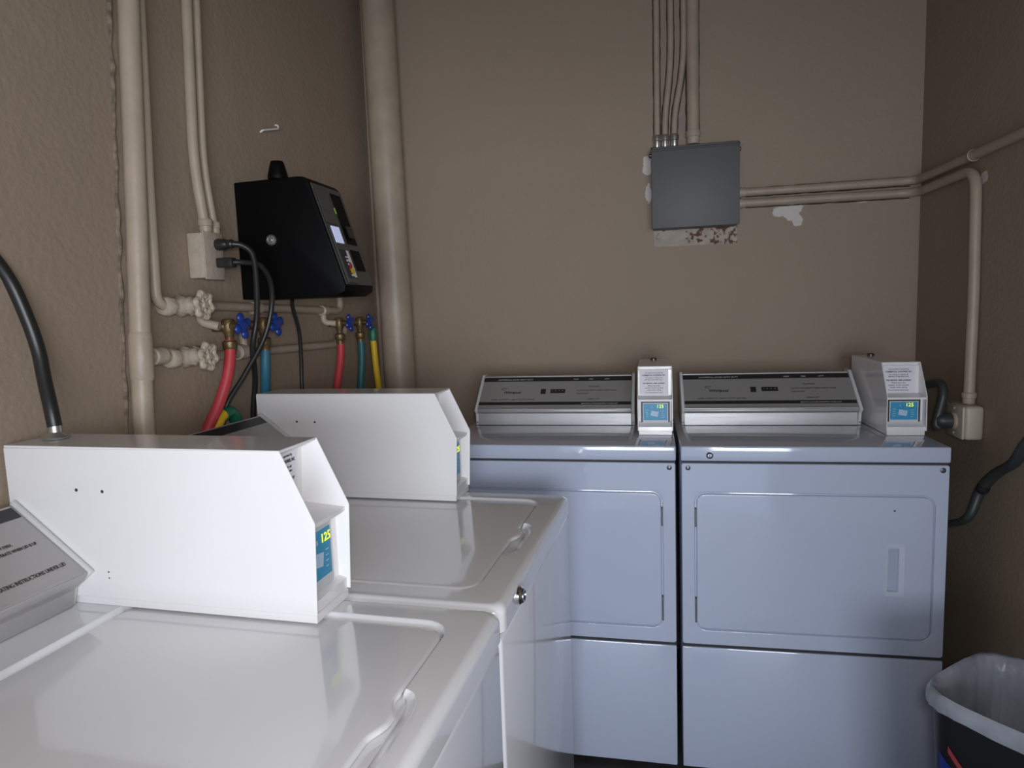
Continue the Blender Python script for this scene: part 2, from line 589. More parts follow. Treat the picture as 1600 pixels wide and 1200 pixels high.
def make_washer(y_root, label, dzc, dsc, back):
    p = wpos(0, y_root)
    t = thing('washing_machine', label, 'washing machine', p, WROT, 'white top-loading washers along the left wall')
    Z = 0.922
    # cabinet, standing on feet
    b = MB()
    b.box(-0.80, -0.006, 0.003, WW - 0.003, 0.035, 0.868, 'white_enamel', 0.010, 3)
    b.box(-0.79, -0.012, 0.008, WW - 0.008, 0.866, 0.8755, 'seam_dark')
    b.build('cabinet', t)
    for (fx, fy) in ((-0.06, 0.06), (-0.06, WW - 0.06), (-0.74, 0.06), (-0.74, WW - 0.06)):
        MB().lathe((fx, fy, 0), (0, 0, 1), [(0.022, 0), (0.024, 0.006), (0.010, 0.012), (0.010, 0.037)], 'rubber_black').build('foot', t)
    # top deck with a recess for the lid, sloped rim, finger scoop at the front
    K = 10
    x0, x1, y0, y1 = -0.648, -0.070, 0.072, 0.616

    def scoop(pts, amt, ca, half, edge):
        out = []
        for (x, y) in pts:
            d = (half - abs(y - ca)) / edge
            if x > x1 - 0.06 and d > 0:
                d = min(1.0, d)
                x += amt * (math.sqrt(1 - (1 - d) ** 2) if edge > 0.05 else d * d * (3 - 2 * d))
            out.append((x, y))
        return out

    def ring(x0, x1, y0, y1, r, amt=0, ca=0.338, half=0.098, edge=0.060):
        P = []
        nS = 220
        base = rrect(x0, x1, y0, y1, r, 6)
        # dense front edge (between corner 4 and corner 1): insert points
        # order: corner (x1,y1), (x0,y1), (x0,y0), (x1,y0)
        P = base[:]
        ya, yb = base[-1][1], base[0][1]
        for j in range(1, nS):
            P.append((x1, ya + (yb - ya) * j / nS))
        return scoop(P, amt, ca, half, edge)
    ro = ring(-0.80, -0.001, 0.001, WW - 0.001, 0.022)
    # match counts
    specs = []
    zt = Z
    def R(ins, z):
        return [(x, y, z) for (x, y) in ring(-0.80 + ins, -0.001 - ins, 0.001 + ins, WW - 0.001 - ins, max(0.022 - ins * 0.2, 0.006))]
    def I(g, z, amt):
        return [(x, y, z) for (x, y) in ring(x0 - g, x1 + g * 0.4, y0 - g, y1 + g, 0.035 + g, amt)]
    loops = [R(0.02, 0.876), R(0.0, 0.876), R(0.0, 0.905)]
    for j in range(1, 6):
        a = math.pi / 2 * j / 5
        loops.append(R(0.016 * (1 - math.cos(a)), 0.905 + 0.017 * math.sin(a)))
    loops += [I(0.013, zt, 0.031), I(0.010, zt - 0.0008, 0.029), I(0.004, zt - 0.0055, 0.024), I(0.0, zt - 0.0100, 0.017),
              I(-0.002, zt - 0.0140, 0.013)]
    vs, fs = [], []
    n = len(loops[0])
    for lp in loops:
        vs += lp
    for i in range(len(loops) - 1):
        for k in range(n):
            fs.append([i * n + k, i * n + (k + 1) % n, (i + 1) * n + (k + 1) % n, (i + 1) * n + k])
    fs.append([(len(loops) - 1) * n + k for k in range(n)])
    MB().add(vs, fs, 'white_enamel').build('top_deck', t, angle=50, wn=True)
    # lid, its front lip bulging into the scoop
    def Lr(g, z, amt):
        return [(x, y, z) for (x, y) in ring(x0 + 0.004 + g, x1 - 0.0018 - g, y0 + 0.004 + g, y1 - 0.004 - g, max(0.032 - g, 0.004), amt, 0.376, 0.044, 0.040)]
    loops = [Lr(0.004, zt - 0.0135, 0.010), Lr(0.0, zt - 0.0100, 0.013), Lr(0.0, zt - 0.0070, 0.014), Lr(0.002, zt - 0.0042, 0.013), Lr(0.006, zt - 0.0032, 0.012),
             Lr(0.030, zt - 0.0030, 0.0)]
    vs = []
    fs = []
    for lp in loops:
        vs += lp
    for i in range(len(loops) - 1):
        for k in range(n):
            fs.append([i * n + k, i * n + (k + 1) % n, (i + 1) * n + (k + 1) % n, (i + 1) * n + k])
    fs.append([(len(loops) - 1) * n + k for k in range(n)])
    fs.append([k for k in range(n)][::-1])
    lid = MB().add(vs, fs, 'white_enamel').build('lid', t, angle=50, wn=True)
    # key lock in the front edge of the deck
    k = MB()
    k.lathe((-0.0005, 0.108, 0.8985), (1, 0, 0), [(0.0165, 0), (0.0165, 0.004), (0.013, 0.008), (0.012, 0.011), (0.0095, 0.0115), (0.0085, 0.009)], 'chrome')
    k.box(0.0085, 0.0105, 0.1065, 0.1095, 0.893, 0.904, 'bezel_black')
    k.build('lock', t)
    # console
    cy0, cy1 = 0.100, 0.568
    A = (-0.703 + dsc, 0.986 + dzc)
    TOP = (-0.855 + dsc, 1.099 + dzc)
    con = MB()
    con.prism([(-0.742 + dsc, Z + 0.0005), (-0.735 + dsc, 0.955 + dzc), (-0.712 + dsc, 0.972 + dzc), A, TOP, (-0.859 + dsc, 1.094 + dzc), (-0.856 + dsc, Z + 0.0005)], 'y', cy0, cy1, 'washer_metal', 0.003, 2)
    con.build('console', t)
    # printed face
    ux = Vector((TOP[0] - A[0], 0, TOP[1] - A[1]))
    ln = ux.length
    ux.normalize()
    nz = Vector((0, 1, 0)).cross(ux)

    def T(y, up, off=0.0006):
        return frame(Vector((A[0], y, A[1])) + ux * up + nz * off, (0, 1, 0), ux)
    face = MB()
    face.box(0, cy1 - cy0 - 0.012, 0, ln * 0.97, 0, 0.0012, 'washer_metal', T=T(cy0 + 0.006, 0.004, 0.0))
    face.box(0, cy1 - cy0 - 0.02, 0, 0.006, 0, 0.0022, 'washer_metal', T=T(cy0 + 0.010, 0.002, 0.0))
    face.box(0, cy1 - cy0 - 0.012, 0, 0.026, 0, 0.0016, 'console_black', T=T(cy0 + 0.006, ln - 0.032, 0.0))
    q = 0.0016
    face.text('OPERATING INSTRUCTIONS UNDER LID', 0.0112, T(cy1 - 0.019, 0.031, q), 'console_print', align='RIGHT', xs=0.64)
    face.text('WILL NOT OPERATE WHEN LID IS UP', 0.0090, T(cy1 - 0.026, 0.092, q), 'console_print', align='RIGHT', xs=0.66)
    face.text('MACHINE FILLS AND SPINS BY ITSELF,', 0.0078, T(cy1 - 0.060, 0.106, q), 'console_print', align='RIGHT', xs=0.66)
    face.text('Whirlpool', 0.024, T(cy0 + 0.05, 0.11, q), 'console_print', shear=0.2)
    for yy, s in ((0.16, 'HOT'), (0.23, 'WARM'), (0.30, 'COLD')):
        face.text(s, 0.010, T(yy, 0.165, q), 'console_print')
    face.build('control_face', t)
    # end caps
    for ya in (cy0 - 0.008, cy1):
        e = MB()
        e.prism([(-0.748 + dsc, Z + 0.0005), (-0.738 + dsc, 0.957 + dzc), (-0.698 + dsc, 0.986 + dzc), (-0.854 + dsc, 1.106 + dzc), (-0.861 + dsc, 1.102 + dzc), (-0.858 + dsc, Z + 0.0005)],
                'y', ya, ya + 0.008, 'trim_grey', 0.002, 2)
        e.build('end_cap', t)
    # ---- coin meter box at the right end of the console
    ym0, ym1 = 0.578, 0.692
    mbx = MB()
    core = [(back, 0.937), (back, 1.197), (-0.332, 1.200), (-0.333, 1.195), (-0.352, 1.193), (-0.358, 1.090), (-0.276, 1.083), (-0.277, 1.076),
            (-0.296, 1.073), (-0.296, 0.960), (-0.281, 0.956), (-0.282, 0.937)]
    mbx.prism(core, 'y', ym0 + 0.003, ym1 - 0.003, 'meter_enamel', 0.0)
    # cheeks standing proud of the notice and the display
    ck = [(back, 0.937), (back, 1.199), (-0.323, 1.203), (-0.269, 1.088), (-0.276, 0.937)]
    mbx.prism(ck, 'y', ym0, ym0 + 0.003, 'meter_enamel', 0.0008, 1)
    mbx.prism(ck, 'y', ym1 - 0.003, ym1, 'meter_enamel', 0.0008, 1)
    mbx.box(back, -0.323, ym0 + 0.001, ym1 - 0.001, 1.199, 1.2035, 'meter_enamel', 0.001, 1)
    box = mbx.build('coin_meter', t)
    bs = MB().box(back + 0.002, -0.279, ym0 + 0.004, ym1 - 0.004, Z + 0.0003, 0.9368, 'meter_enamel', 0.001, 1).build('meter_base', box)
    # rivets on the box side
    for (rs, rz, rr) in ((-0.722, 1.128, 0.0032), (-0.668, 1.127, 0.0032), (-0.672, 0.985, 0.0017), (-0.672, 0.974, 0.0015)):
        MB().lathe((rs, ym0 + 0.0005, rz), (0, -1, 0), [(rr, 0), (rr * 0.9, 0.0010), (rr * 0.4, 0.0016)], 'screw_dark', 12).build('rivet', box)
    # notice
    d = Vector((-0.352 + 0.358, 0, 1.193 - 1.090))
    hh = d.length
    sg = MB()
    Ts = frame((-0.3576, ym0 + 0.006, 1.0912), (0, 1, 0), d)
    sg.box(0, 0.090, 0.002, hh - 0.004, 0, 0.0008, 'sign_paper', T=Ts)
    sign_text(sg, Ts @ Matrix.Translation((0.002, 0.006, 0.0004)), 0.084, hh - 0.012)
    sg.build('notice', box)
    dp = MB()
    display(dp, frame((-0.2958, ym0 + 0.005, 0.962), (0, 1, 0), (0, 0, 1)), 0.083, 0.106, 'bezel_grey')
    part_label(dp.build('price_display', box), 'blue price display reading 125')
    return t


make_washer(-WW, 'nearest white washer, its lid and tall coin box filling the lower left corner', 0.0, 0.0, -0.872)
make_washer(0.0, 'white washer between the nearest washer and the dryers, key lock in its front edge', 0.047, 0.027, -0.842)


# ------------------------------------------------------------------ dryers
def make_dryer(loc, rz, label, mirror):
    t = thing('tumble_dryer', label, 'tumble dryer', loc, rz, 'white front-loading dryers along the back wall')
    W = 0.700
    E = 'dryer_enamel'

    def X(a, b):
        return (W - b, W - a) if mirror else (a, b)
    b = MB()
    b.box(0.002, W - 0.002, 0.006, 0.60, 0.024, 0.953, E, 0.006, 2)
    b.build('cabinet', t)
    b = MB()
    for fx in (0.06, W - 0.06):
        for fy in (0.08, 0.54):
            b = MB()
            b.lathe((fx, fy, 0), (0, 0, 1), [(0.02, 0), (0.022, 0.006), (0.009, 0.012), (0.009, 0.026)], 'rubber_black')
            b.build('foot', t)
    # upper front panel around the door, lower toe panel
    fp = MB()
    outer = rrect(0.0015, W - 0.0015, 0.412, 0.955, 0.008, 6)
    dx0, dx1 = X(0.042, 0.664)
    inner = rrect(dx0 - 0.006, dx1 + 0.006, 0.454, 0.873, 0.034, 6)

    def Pf(pts, y):
        return [(x, y, z) for (x, z) in pts]
    ins = lambda pts, g: [((x - W / 2) * (1 - g) + W / 2, (z - 0.68) * (1 - g) + 0.68) for (x, z) in pts]
    loops = [Pf(outer, 0.010), Pf(outer, 0.003), Pf(ins(outer, 0.006), 0.0), Pf(inner, 0.0), Pf(rrect(dx0 - 0.003, dx1 + 0.003, 0.457, 0.870, 0.032, 6), 0.002), Pf(rrect(dx0 - 0.002, dx1 + 0.002, 0.458, 0.869, 0.031, 6), 0.011)]
    vs, fs = [], []
    n = len(outer)
    for lp in loops:
        vs += lp
    for i in range(len(loops) - 1):
        for k in range(n):
            fs.append([i * n + k, i * n + (k + 1) % n, (i + 1) * n + (k + 1) % n, (i + 1) * n + k])
    fp.add(vs, fs, E)
    fp.box(dx0 - 0.01, dx1 + 0.01, 0.0062, 0.0085, 0.450, 0.876, 'bezel_grey')
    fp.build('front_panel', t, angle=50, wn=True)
    tp = MB()
    tp.box(0.0015, W - 0.0015, 0.0, 0.012, 0.022, 0.403, E, 0.004, 2)
    tp.box(0.003, W - 0.003, 0.004, 0.012, 0.402, 0.413, 'seam_dark')
    tp.build('lower_panel', t)
    # door
    door = MB()
    o1 = rrect(dx0 + 0.001, dx1 - 0.001, 0.461, 0.866, 0.028, 6)
    o2 = rrect(dx0 + 0.005, dx1 - 0.005, 0.465, 0.862, 0.025, 6)
    hx0, hx1 = X(0.541, 0.597)
    h1 = rrect(hx0, hx1, 0.582, 0.738, 0.004, 6)
    h2 = rrect(hx0 + 0.004, hx1 - 0.004, 0.586, 0.734, 0.003, 6)
    loops = [Pf(o1, 0.0075), Pf(o1, 0.000), Pf(o2, -0.0035), Pf(h1, -0.0035), Pf(h2, -0.0042)]
    vs, fs = [], []
    for lp in loops:
        vs += lp
    for i in range(len(loops) - 1):
        for k in range(n):
            fs.append([i * n + k, i * n + (k + 1) % n, (i + 1) * n + (k + 1) % n, (i + 1) * n + k])
    door.add(vs, fs, E)
    kx = W - 0.564 if mirror else 0.564
    door.lathe((kx, -0.0034, 0.828), (0, -1, 0), [(0.0028, 0), (0.0026, 0.0006)], 'screw_dark', 12)
    dr = door.build('door', t, angle=50, wn=True)
    # recessed pull in the door
    hd = MB()
    g1 = rrect(hx0 + 0.004, hx1 - 0.004, 0.586, 0.734, 0.003, 6)
    g2 = rrect(hx0 + 0.010, hx1 - 0.018, 0.598, 0.722, 0.003, 6)
    g3 = rrect(hx0 + 0.013, hx1 - 0.021, 0.600, 0.720, 0.003, 6)
    loops = [Pf(g1, -0.0042), Pf(g2, -0.003), Pf(g3, 0.006)]
    vs, fs = [], []
    for lp in loops:
        vs += lp
    for i in range(2):
        for k in range(n):
            fs.append([i * n + k, i * n + (k + 1) % n, (i + 1) * n + (k + 1) % n, (i + 1) * n + k])
    fs.append([2 * n + k for k in range(n)])
    hd.add(vs, fs, 'dryer_pull')
    hd.build('door_pull', dr)
    for (za, zb) in ((0.768, 0.824), (0.480, 0.556)):
        hx = W - 0.0405 if mirror else 0.0405
        h = MB()
        h.box(hx - 0.0022, hx + 0.0022, -0.0020, 0.006, za, zb, 'screw_dark', 0.0008, 1)
        h.cyl((hx, -0.002, za + 0.004), (hx, -0.002, zb - 0.004), 0.0018, 'bare_steel', 8)
        h.build('hinge', t)
    # top
    tb = MB()
    tb.box(0.0, W, -0.001, 0.605, 0.9605, 1.004, E, 0.005, 3)
    tb.box(0.006, W - 0.006, 0.004, 0.6, 0.952, 0.962, 'seam_dark')
    tb.build('top_panel', t)
    for sx in (0.020, W - 0.019):
        s = MB()
        s.lathe((sx, 0.0005, 0.941), (0, -1, 0), [(0.0075, 0), (0.007, 0.002), (0.003, 0.0032)], 'screw_dark', 16)
        s.lathe((sx, -0.0027, 0.941), (0, -1, 0), [(0.0022, 0), (0.0015, 0.001)], 'chrome', 8)
        s.build('screw', t)
    if not mirror:
        k = MB()
        k.lathe((0.080, -0.0005, 0.978), (0, -1, 0), [(0.010, 0), (0.010, 0.003), (0.0075, 0.006), (0.006, 0.0065), (0.005, 0.004)], 'chrome', 20)
        k.box(0.0785, 0.0815, -0.0062, -0.004, 0.974, 0.982, 'bezel_black')
        k.build('lock', t)
    # console
    c0, c1 = 0.030, 0.566
    A = (0.320, 1.060)
    TOP = (0.455, 1.164)
    con = MB()
    con.prism([(0.340, 1.0045), (0.335, 1.045), (0.320, 1.052), A, TOP, (0.500, 1.164), (0.500, 1.0045)], 'x', c0, c1, 'dryer_metal', 0.002, 2)
    con.build('console', t)
    u = Vector((0, TOP[0] - A[0], TOP[1] - A[1]))
    ln = u.length
    u.normalize()

    def T(x, fr, off=0.0):
        nrm = Vector((1, 0, 0)).cross(u)
        return frame(Vector((x, A[0], A[1])) + u * (fr * ln) + nrm * off, (1, 0, 0), u)
    fc = MB()
    wf = c1 - c0 - 0.004
    xl = c0 + 0.002
    fc.box(0, wf, 0.0, ln, 0, 0.001, 'dryer_metal', T=T(xl, 0))
    fc.box(0, wf, 0, 0.010 * 1, 0, 0.0030, 'dryer_metal_bright', 0.001, 1, T=T(xl, 0.00))
    fc.box(0, wf, 0, 0.006, 0, 0.0026, 'dryer_metal_bright', 0.001, 1, T=T(xl, 0.965))
    fc.box(0, wf, 0, ln * 0.125, 0, 0.0014, 'console_black', T=T(xl, 0.825))
    fc.box(0, wf, 0, ln * 0.085, 0, 0.0014, 'console_black', T=T(xl, 0.135))
    q = 0.0014
    # maker's mark, selector window and small print
    fc.text('Whirlpool', 0.0150, T(c0 + 0.084, 0.47, q), 'console_print', shear=0.15, bold=0.03)
    fc.tube([(p.x, p.y, p.z) for p in [T(c0 + 0.084 + 0.011 * math.cos(a), 0.60 + 0.025 * math.sin(a), q) .translation for a in [0.5 + 0.4 * k for k in range(12)]]], 0.0008, 'console_print', 5)
    fc.box(0, 0.018, 0, 0.024, 0, 0.0022, 'console_black', T=T(c0 + 0.218, 0.45, 0))
    fc.box(0, 0.052, 0, 0.019, 0, 0.0022, 'console_black', T=T(c0 + 0.253, 0.47, 0))
    for k in range(4):
        fc.text('%d' % (k + 1), 0.006, T(c0 + 0.258 + 0.012 * k, 0.525, 0.0022), 'trim_grey')
    fc.text('COMMERCIAL DRYER HEAVY DUTY', 0.0085, T(c0 + 0.055, 0.86, q), 'trim_grey', xs=0.95)
    for k, s in enumerate(('HIGH', 'MED', 'LOW')):
        fc.text(s, 0.0075, T(c0 + 0.330 + 0.055 * k, 0.86, q), 'trim_grey')
    fc.text('SUPER CAPACITY  HEAVY DUTY DRYING', 0.0085, T(c0 + 0.045, 0.27, q), 'console_print')
    fc.text('TO START', 0.0085, T(c0 + 0.385, 0.64, q), 'console_print')
    fc.text('CLOSE DOOR, SELECT FABRIC, INSERT COINS', 0.0075, T(c0 + 0.345, 0.53, q), 'console_print', xs=0.9)
    fc.text('PUSH START', 0.0075, T(c0 + 0.345, 0.44, q), 'console_print')
    fc.text('CLEAN LINT', 0.0075, T(c0 + 0.385, 0.28, q), 'console_print')
    fc.text('REMOVE CLOTHES PROMPTLY WHEN DRY', 0.0065, T(c0 + 0.365, 0.155, q), 'trim_grey')
    fc.build('control_face', t)
    r = MB()
    r.box(c0 + 0.001, c1 - 0.001, 0.3335, 0.341, 1.0048, 1.046, 'dryer_metal_bright', 0.001, 1)
    r.build('console_riser', t)
    for xa in (c0 - 0.008, c1):
        e = MB()
        e.prism([(0.337, 1.0045), (0.331, 1.044), (0.314, 1.058), (0.452, 1.170), (0.502, 1.170), (0.502, 1.0045)], 'x', xa, xa + 0.010, 'trim_grey', 0.002, 2)
        e.lathe((xa + 0.005, 0.336, 1.014), (0, -1, 0), [(0.003, 0), (0.0028, 0.0025), (0.001, 0.003)], 'screw_dark', 10)
        e.build('end_cap', t)
    # coin meter
    x0, x1 = 0.590, 0.697
    zb = 1.0048
    mbx = MB()
    core = [(0.50, zb + 0.014), (0.50, 1.209), (0.226, 1.211), (0.226, 1.205), (0.220, 1.203), (0.216, 1.122), (0.160, 1.116), (0.160, 1.110), (0.185, 1.107), (0.185, 1.045),
            (0.175, 1.035), (0.160, 1.030), (0.158, zb + 0.014)]
    mbx.prism(core, 'x', x0 + 0.0025, x1 - 0.0025, 'meter_enamel')
    ck = [(0.50, zb + 0.014), (0.50, 1.211), (0.212, 1.213), (0.156, 1.120), (0.154, zb + 0.014)]
    mbx.prism(ck, 'x', x0, x0 + 0.0025, 'meter_enamel', 0.0007, 1)
    mbx.prism(ck, 'x', x1 - 0.0025, x1, 'meter_enamel', 0.0007, 1)
    mbx.box(x0 + 0.001, x1 - 0.001, 0.212, 0.50, 1.2105, 1.2145, 'meter_enamel', 0.001, 1)
    box = mbx.build('coin_meter', t)
    MB().box(x0 + 0.003, x1 - 0.003, 0.160, 0.495, zb, zb + 0.0138, 'meter_enamel', 0.001, 1).build('meter_base', box)
    d = Vector((0, 0.220 - 0.216, 1.203 - 1.122))
    sg = MB()
    Ts = frame((x0 + 0.005, 0.2155, 1.123), (1, 0, 0), d)
    sg.box(0, 0.090, 0, d.length, 0, 0.0008, 'sign_paper', T=Ts)
    sign_text(sg, Ts @ Matrix.Translation((0.006, 0.003, 0.0004)), 0.078, d.length * 0.90)
    sg.build('notice', box)
    dp = MB()
    display(dp, frame((x0 + 0.010, 0.1848, 1.034), (1, 0, 0), (0, 0, 1)), 0.088, 0.074, 'bezel_black')
    part_label(dp.build('price_display', box), 'blue price display reading 125')
    kn = MB()
    kn.lathe((0.640, 0.470, 1.2142), (0, 0, 1), [(0.011, 0), (0.011, 0.005), (0.007, 0.008)], 'screw_dark', 16)
    kn.lathe((0.640, 0.470, 1.2222), (0, 0, 1), [(0.004, 0), (0.003, 0.001)], 'chrome', 10)
    kn.build('meter_lock', box)
    return t


make_dryer((-0.714, -0.0132, 0), -0.004, 'left-hand white dryer, partly hidden behind the washers, door hinged on its right', True)
make_dryer((-0.001, -0.016, 0), 0.013, 'right-hand white dryer by the waste bin, recessed pull on its fully visible door', False)

# ------------------------------------------------------------------ electrical box on the back wall, its conduits
t = thing('electrical_box', 'square grey metal electrical box high on the back wall', 'electrical box', (0.083, BY, 1.836))
b = MB()
b.box(-0.150, 0.150, -0.094, -0.001, -0.150, 0.140, 'panel_grey', 0.003, 2)
b.build('body', t)
b = MB()
b.box(-0.154, 0.154, -0.102, -0.0945, -0.152, 0.124, 'panel_grey', 0.002, 2)
b.prism([(-0.103, 0.124), (-0.102, 0.130), (-0.06, 0.148), (-0.002, 0.148), (-0.002, 0.143), (-0.06, 0.143), (-0.0955, 0.124)], 'x', -0.156, 0.156, 'panel_grey', 0.001, 1)
b.build('cover', t)
for sx in (-1, 1):
    MB().lathe((0.1545 * sx, -0.06, 0.118), (sx, 0, 0), [(0.008, 0), (0.008, 0.006), (0.004, 0.009)], 'screw_dark', 12).build('cover_screw', t)

pl = MB()
pl.box(-0.066, 0.240, BY - 0.004, BY - 0.0005, 1.624, 1.690, 'rust_plaster', 0.001, 1)
pl = pl.build('mounting_plate')
tag(pl, 'rust-stained bare strip of plaster right below the grey electrical box', 'plate')


def rust_nodes():
    m = MATS['rust_plaster']
    nt = m.node_tree
    N, L = nt.nodes, nt.links
    b = N['Principled BSDF']
    tc = N.new('ShaderNodeTexCoord')
    n = N.new('ShaderNodeTexNoise')
    n.inputs['Scale'].default_value = 55
    n.inputs['Detail'].default_value = 5
    L.new(tc.outputs['Object'], n.inputs['Vector'])
    sx = N.new('ShaderNodeSeparateXYZ')
    L.new(tc.outputs['Object'], sx.inputs[0])
    mr0 = N.new('ShaderNodeMapRange')
    mr0.inputs['From Min'].default_value = 0.0
    mr0.inputs['From Max'].default_value = 0.24
    L.new(sx.outputs['X'], mr0.inputs['Value'])
    ad = N.new('ShaderNodeMath')
    ad.operation = 'MULTIPLY_ADD'
    L.new(mr0.outputs['Result'], ad.inputs[0])
    ad.inputs[1].default_value = 0.12
    L.new(n.outputs['Fac'], ad.inputs[2])
    mr = N.new('ShaderNodeMapRange')
    mr.inputs['From Min'].default_value = 0.60
    mr.inputs['From Max'].default_value = 0.67
    L.new(ad.outputs[0], mr.inputs['Value'])
    src = b.inputs['Base Color'].links[0].from_socket
    mx = N.new('ShaderNodeMix')
    mx.data_type = 'RGBA'
    L.new(mr.outputs['Result'], mx.inputs['Factor'])
    L.new(src, mx.inputs['A'])
    mx.inputs['B'].default_value = (0.12, 0.055, 0.03, 1)
    L.new(mx.outputs['Result'], b.inputs['Base Color'])


rust_nodes()


mat('grime_shade', (0.075, 0.055, 0.042), 0.85, noise=0.5, nscale=40)  # dirt and the shadow beside the conduits, put into one dark colour


def conduit(name, pts, r, label, cat, group=None, rad=0.06, fit=None, m='pipe_paint', grime_shade=None):
    o = thing(name, label, cat, pts[0], 0, group)
    loc = Vector(pts[0])
    P = [Vector(p) - loc for p in bend(pts, rad)]
    MB().tube(P, r, m, 16).build('tube', o)
    for (gp, off) in (grime_shade or []):
        # dark line at the conduit edges: caulk dirt plus the shadow gap, painted in
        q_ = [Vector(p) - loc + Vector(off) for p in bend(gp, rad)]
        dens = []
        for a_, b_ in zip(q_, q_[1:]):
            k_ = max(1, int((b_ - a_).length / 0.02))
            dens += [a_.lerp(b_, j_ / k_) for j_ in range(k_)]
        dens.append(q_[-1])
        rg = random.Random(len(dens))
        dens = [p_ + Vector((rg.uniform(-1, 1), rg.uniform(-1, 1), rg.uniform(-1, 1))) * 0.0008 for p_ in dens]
        MB().tube(dens, [0.0012 + rg.random() * 0.0014 for _ in range(len(dens))], 'grime_shade', 6).build('grime_shade_line', o)
    for (p, d, rr, ln, mm) in (fit or []):
        f = MB()
        q = Vector(p) - loc
        d = Vector(d).normalized()
        f.lathe(q, d, [(rr * 0.9, 0), (rr, ln * 0.1), (rr, ln * 0.45), (rr * 0.86, ln * 0.5), (rr * 0.86, ln * 0.9), (rr * 0.8, ln)], mm, 12)
        f.build('connector', o)
    return o


yb = BY - 0.0135
g = 'thin painted conduits dropping to the grey electrical box'
for (xt, xb, lab) in ((-0.046, -0.049, 'leftmost thin beige conduit entering the top of the grey electrical box, dead straight'),
                      (0.003, -0.020, 'middle thin beige conduit of three entering the grey box, bent slightly'),
                      (0.050, 0.014, 'third thin beige conduit above the grey box, bent beside the thick conduit')):
    pts = [(xt, yb, CZ - 0.001), (xt, yb, 2.285), (xb, yb, 2.10), (xb, yb, 1.990)] if xt > -0.04 else [(xt, yb, CZ - 0.001), (xb, yb, 1.990)]
    conduit('conduit', pts, 0.0112, lab, 'conduit', g, 0.10, grime_shade=[(pts, (sx * 0.0125, 0.0105, 0)) for sx in (-1, 1)], fit=[((xb, yb, 2.035), (0, 0, -1), 0.0165, 0.045, 'bare_steel')])
conduit('conduit', [(0.080, BY - 0.026, CZ - 0.001), (0.081, BY - 0.026, 1.990)], 0.0225, 'thick beige conduit running straight up from the grey electrical box', 'conduit', None, 0.05,
        grime_shade=[([(0.080, BY - 0.026, CZ - 0.01), (0.081, BY - 0.026, 2.03)], (sx * 0.0235, 0.020, 0)) for sx in (-1, 1)], fit=[((0.081, BY - 0.026, 2.040), (0, 0, -1), 0.027, 0.05, 'valve_paint')])
# two conduits leaving to the right, round the corner
yr = BY - 0.017
xr = RX - 0.017
conduit('conduit', [(0.241, yr, 1.806), (0.60, yr, 1.806), (xr, yr, 1.808), (xr, 0.30, 1.806), (xr, FY + 0.001, 1.802)], 0.0148,
        'upper of two beige conduits from the grey box, running on along the right wall', 'conduit', None, 0.05,
        grime_shade=[([(0.27, yr, 1.806), (xr - 0.02, yr, 1.808)], (0, 0.0135, sz * 0.0155)) for sz in (-1, 1)] + [([(xr, 0.66, 1.808), (xr, 0.30, 1.806), (xr, -1.2, 1.804)], (0.0135, 0, 0.0155))], fit=[((0.2405, yr, 1.806), (1, 0, 0), 0.019, 0.03, 'valve_paint'), ((xr, 0.30, 1.806), (0, -1, 0), 0.0185, 0.035, 'pipe_paint')])
conduit('conduit', [(0.241, yr, 1.767), (0.60, yr, 1.767), (xr, yr, 1.766), (xr, 0.265, 1.764), (xr, 0.250, 1.40), (xr - 0.004, 0.245, 1.0845)], 0.0150,
        'lower beige conduit turning down the right wall to the outlet box', 'conduit', None, 0.07,
        grime_shade=[([(0.27, yr, 1.767), (xr - 0.02, yr, 1.766)], (0, 0.0135, sz * 0.0155)) for sz in (-1, 1)] + [([(xr, 0.66, 1.766), (xr, 0.34, 1.765)], (0.0135, 0, 0.0155))], fit=[((0.2405, yr, 1.767), (1, 0, 0), 0.019, 0.03, 'valve_paint'), ((xr - 0.004, 0.245, 1.118), (0, 0, -1), 0.020, 0.034, 'pipe_paint')])

# ------------------------------------------------------------------ right wall outlet and cables
t = thing('outlet_box', 'beige surface outlet box on the right wall beside the dryer', 'outlet', (RX, 0.244, 1.033))
b = MB()
b.box(-0.050, -0.001, -0.056, 0.056, -0.050, 0.050, 'outlet_paint', 0.010, 3)
b.build('body', t)
b = MB()
b.box(-0.058, -0.0505, -0.054, 0.054, -0.048, 0.048, 'outlet_paint', 0.003, 2)
for zz in (-0.036, 0.038):
    b.lathe((-0.058, 0.001, zz), (-1, 0, 0), [(0.005, 0), (0.003, 0.003)], 'pipe_paint', 10)
b.build('cover_plate', t)
b = MB()
b.lathe((-0.058, 0.0, 0.0), (-1, 0, 0), [(0.026, 0), (0.026, 0.004), (0.022, 0.008)], 'pipe_paint', 20)
b.build('socket', t)
o = Vector((0.770, 0.246, 1.02))
t = thing('power_cord', 'dark looped power cord plugged into the right wall outlet, behind the dryer coin box', 'cord', o)
P = [(0.70, 0.60, 1.03), (0.73, 0.46, 1.10), (0.755, 0.34, 1.130), (0.772, 0.275, 1.142), (0.772, 0.250, 1.11), (0.762, 0.248, 1.06), (0.754, 0.247, 1.022), (0.762, 0.246, 1.012)]
MB().tube([Vector(p) - o for p in P], 0.0125, 'cable_dark', 14, 8).build('cable', t)
b = MB()
b.lathe(Vector((0.752, 0.246, 1.033)) - o, (1, 0, 0), [(0.014, 0), (0.021, 0.008), (0.023, 0.02), (0.024, 0.0405)], 'cable_dark', 18)
b.build('plug', t)
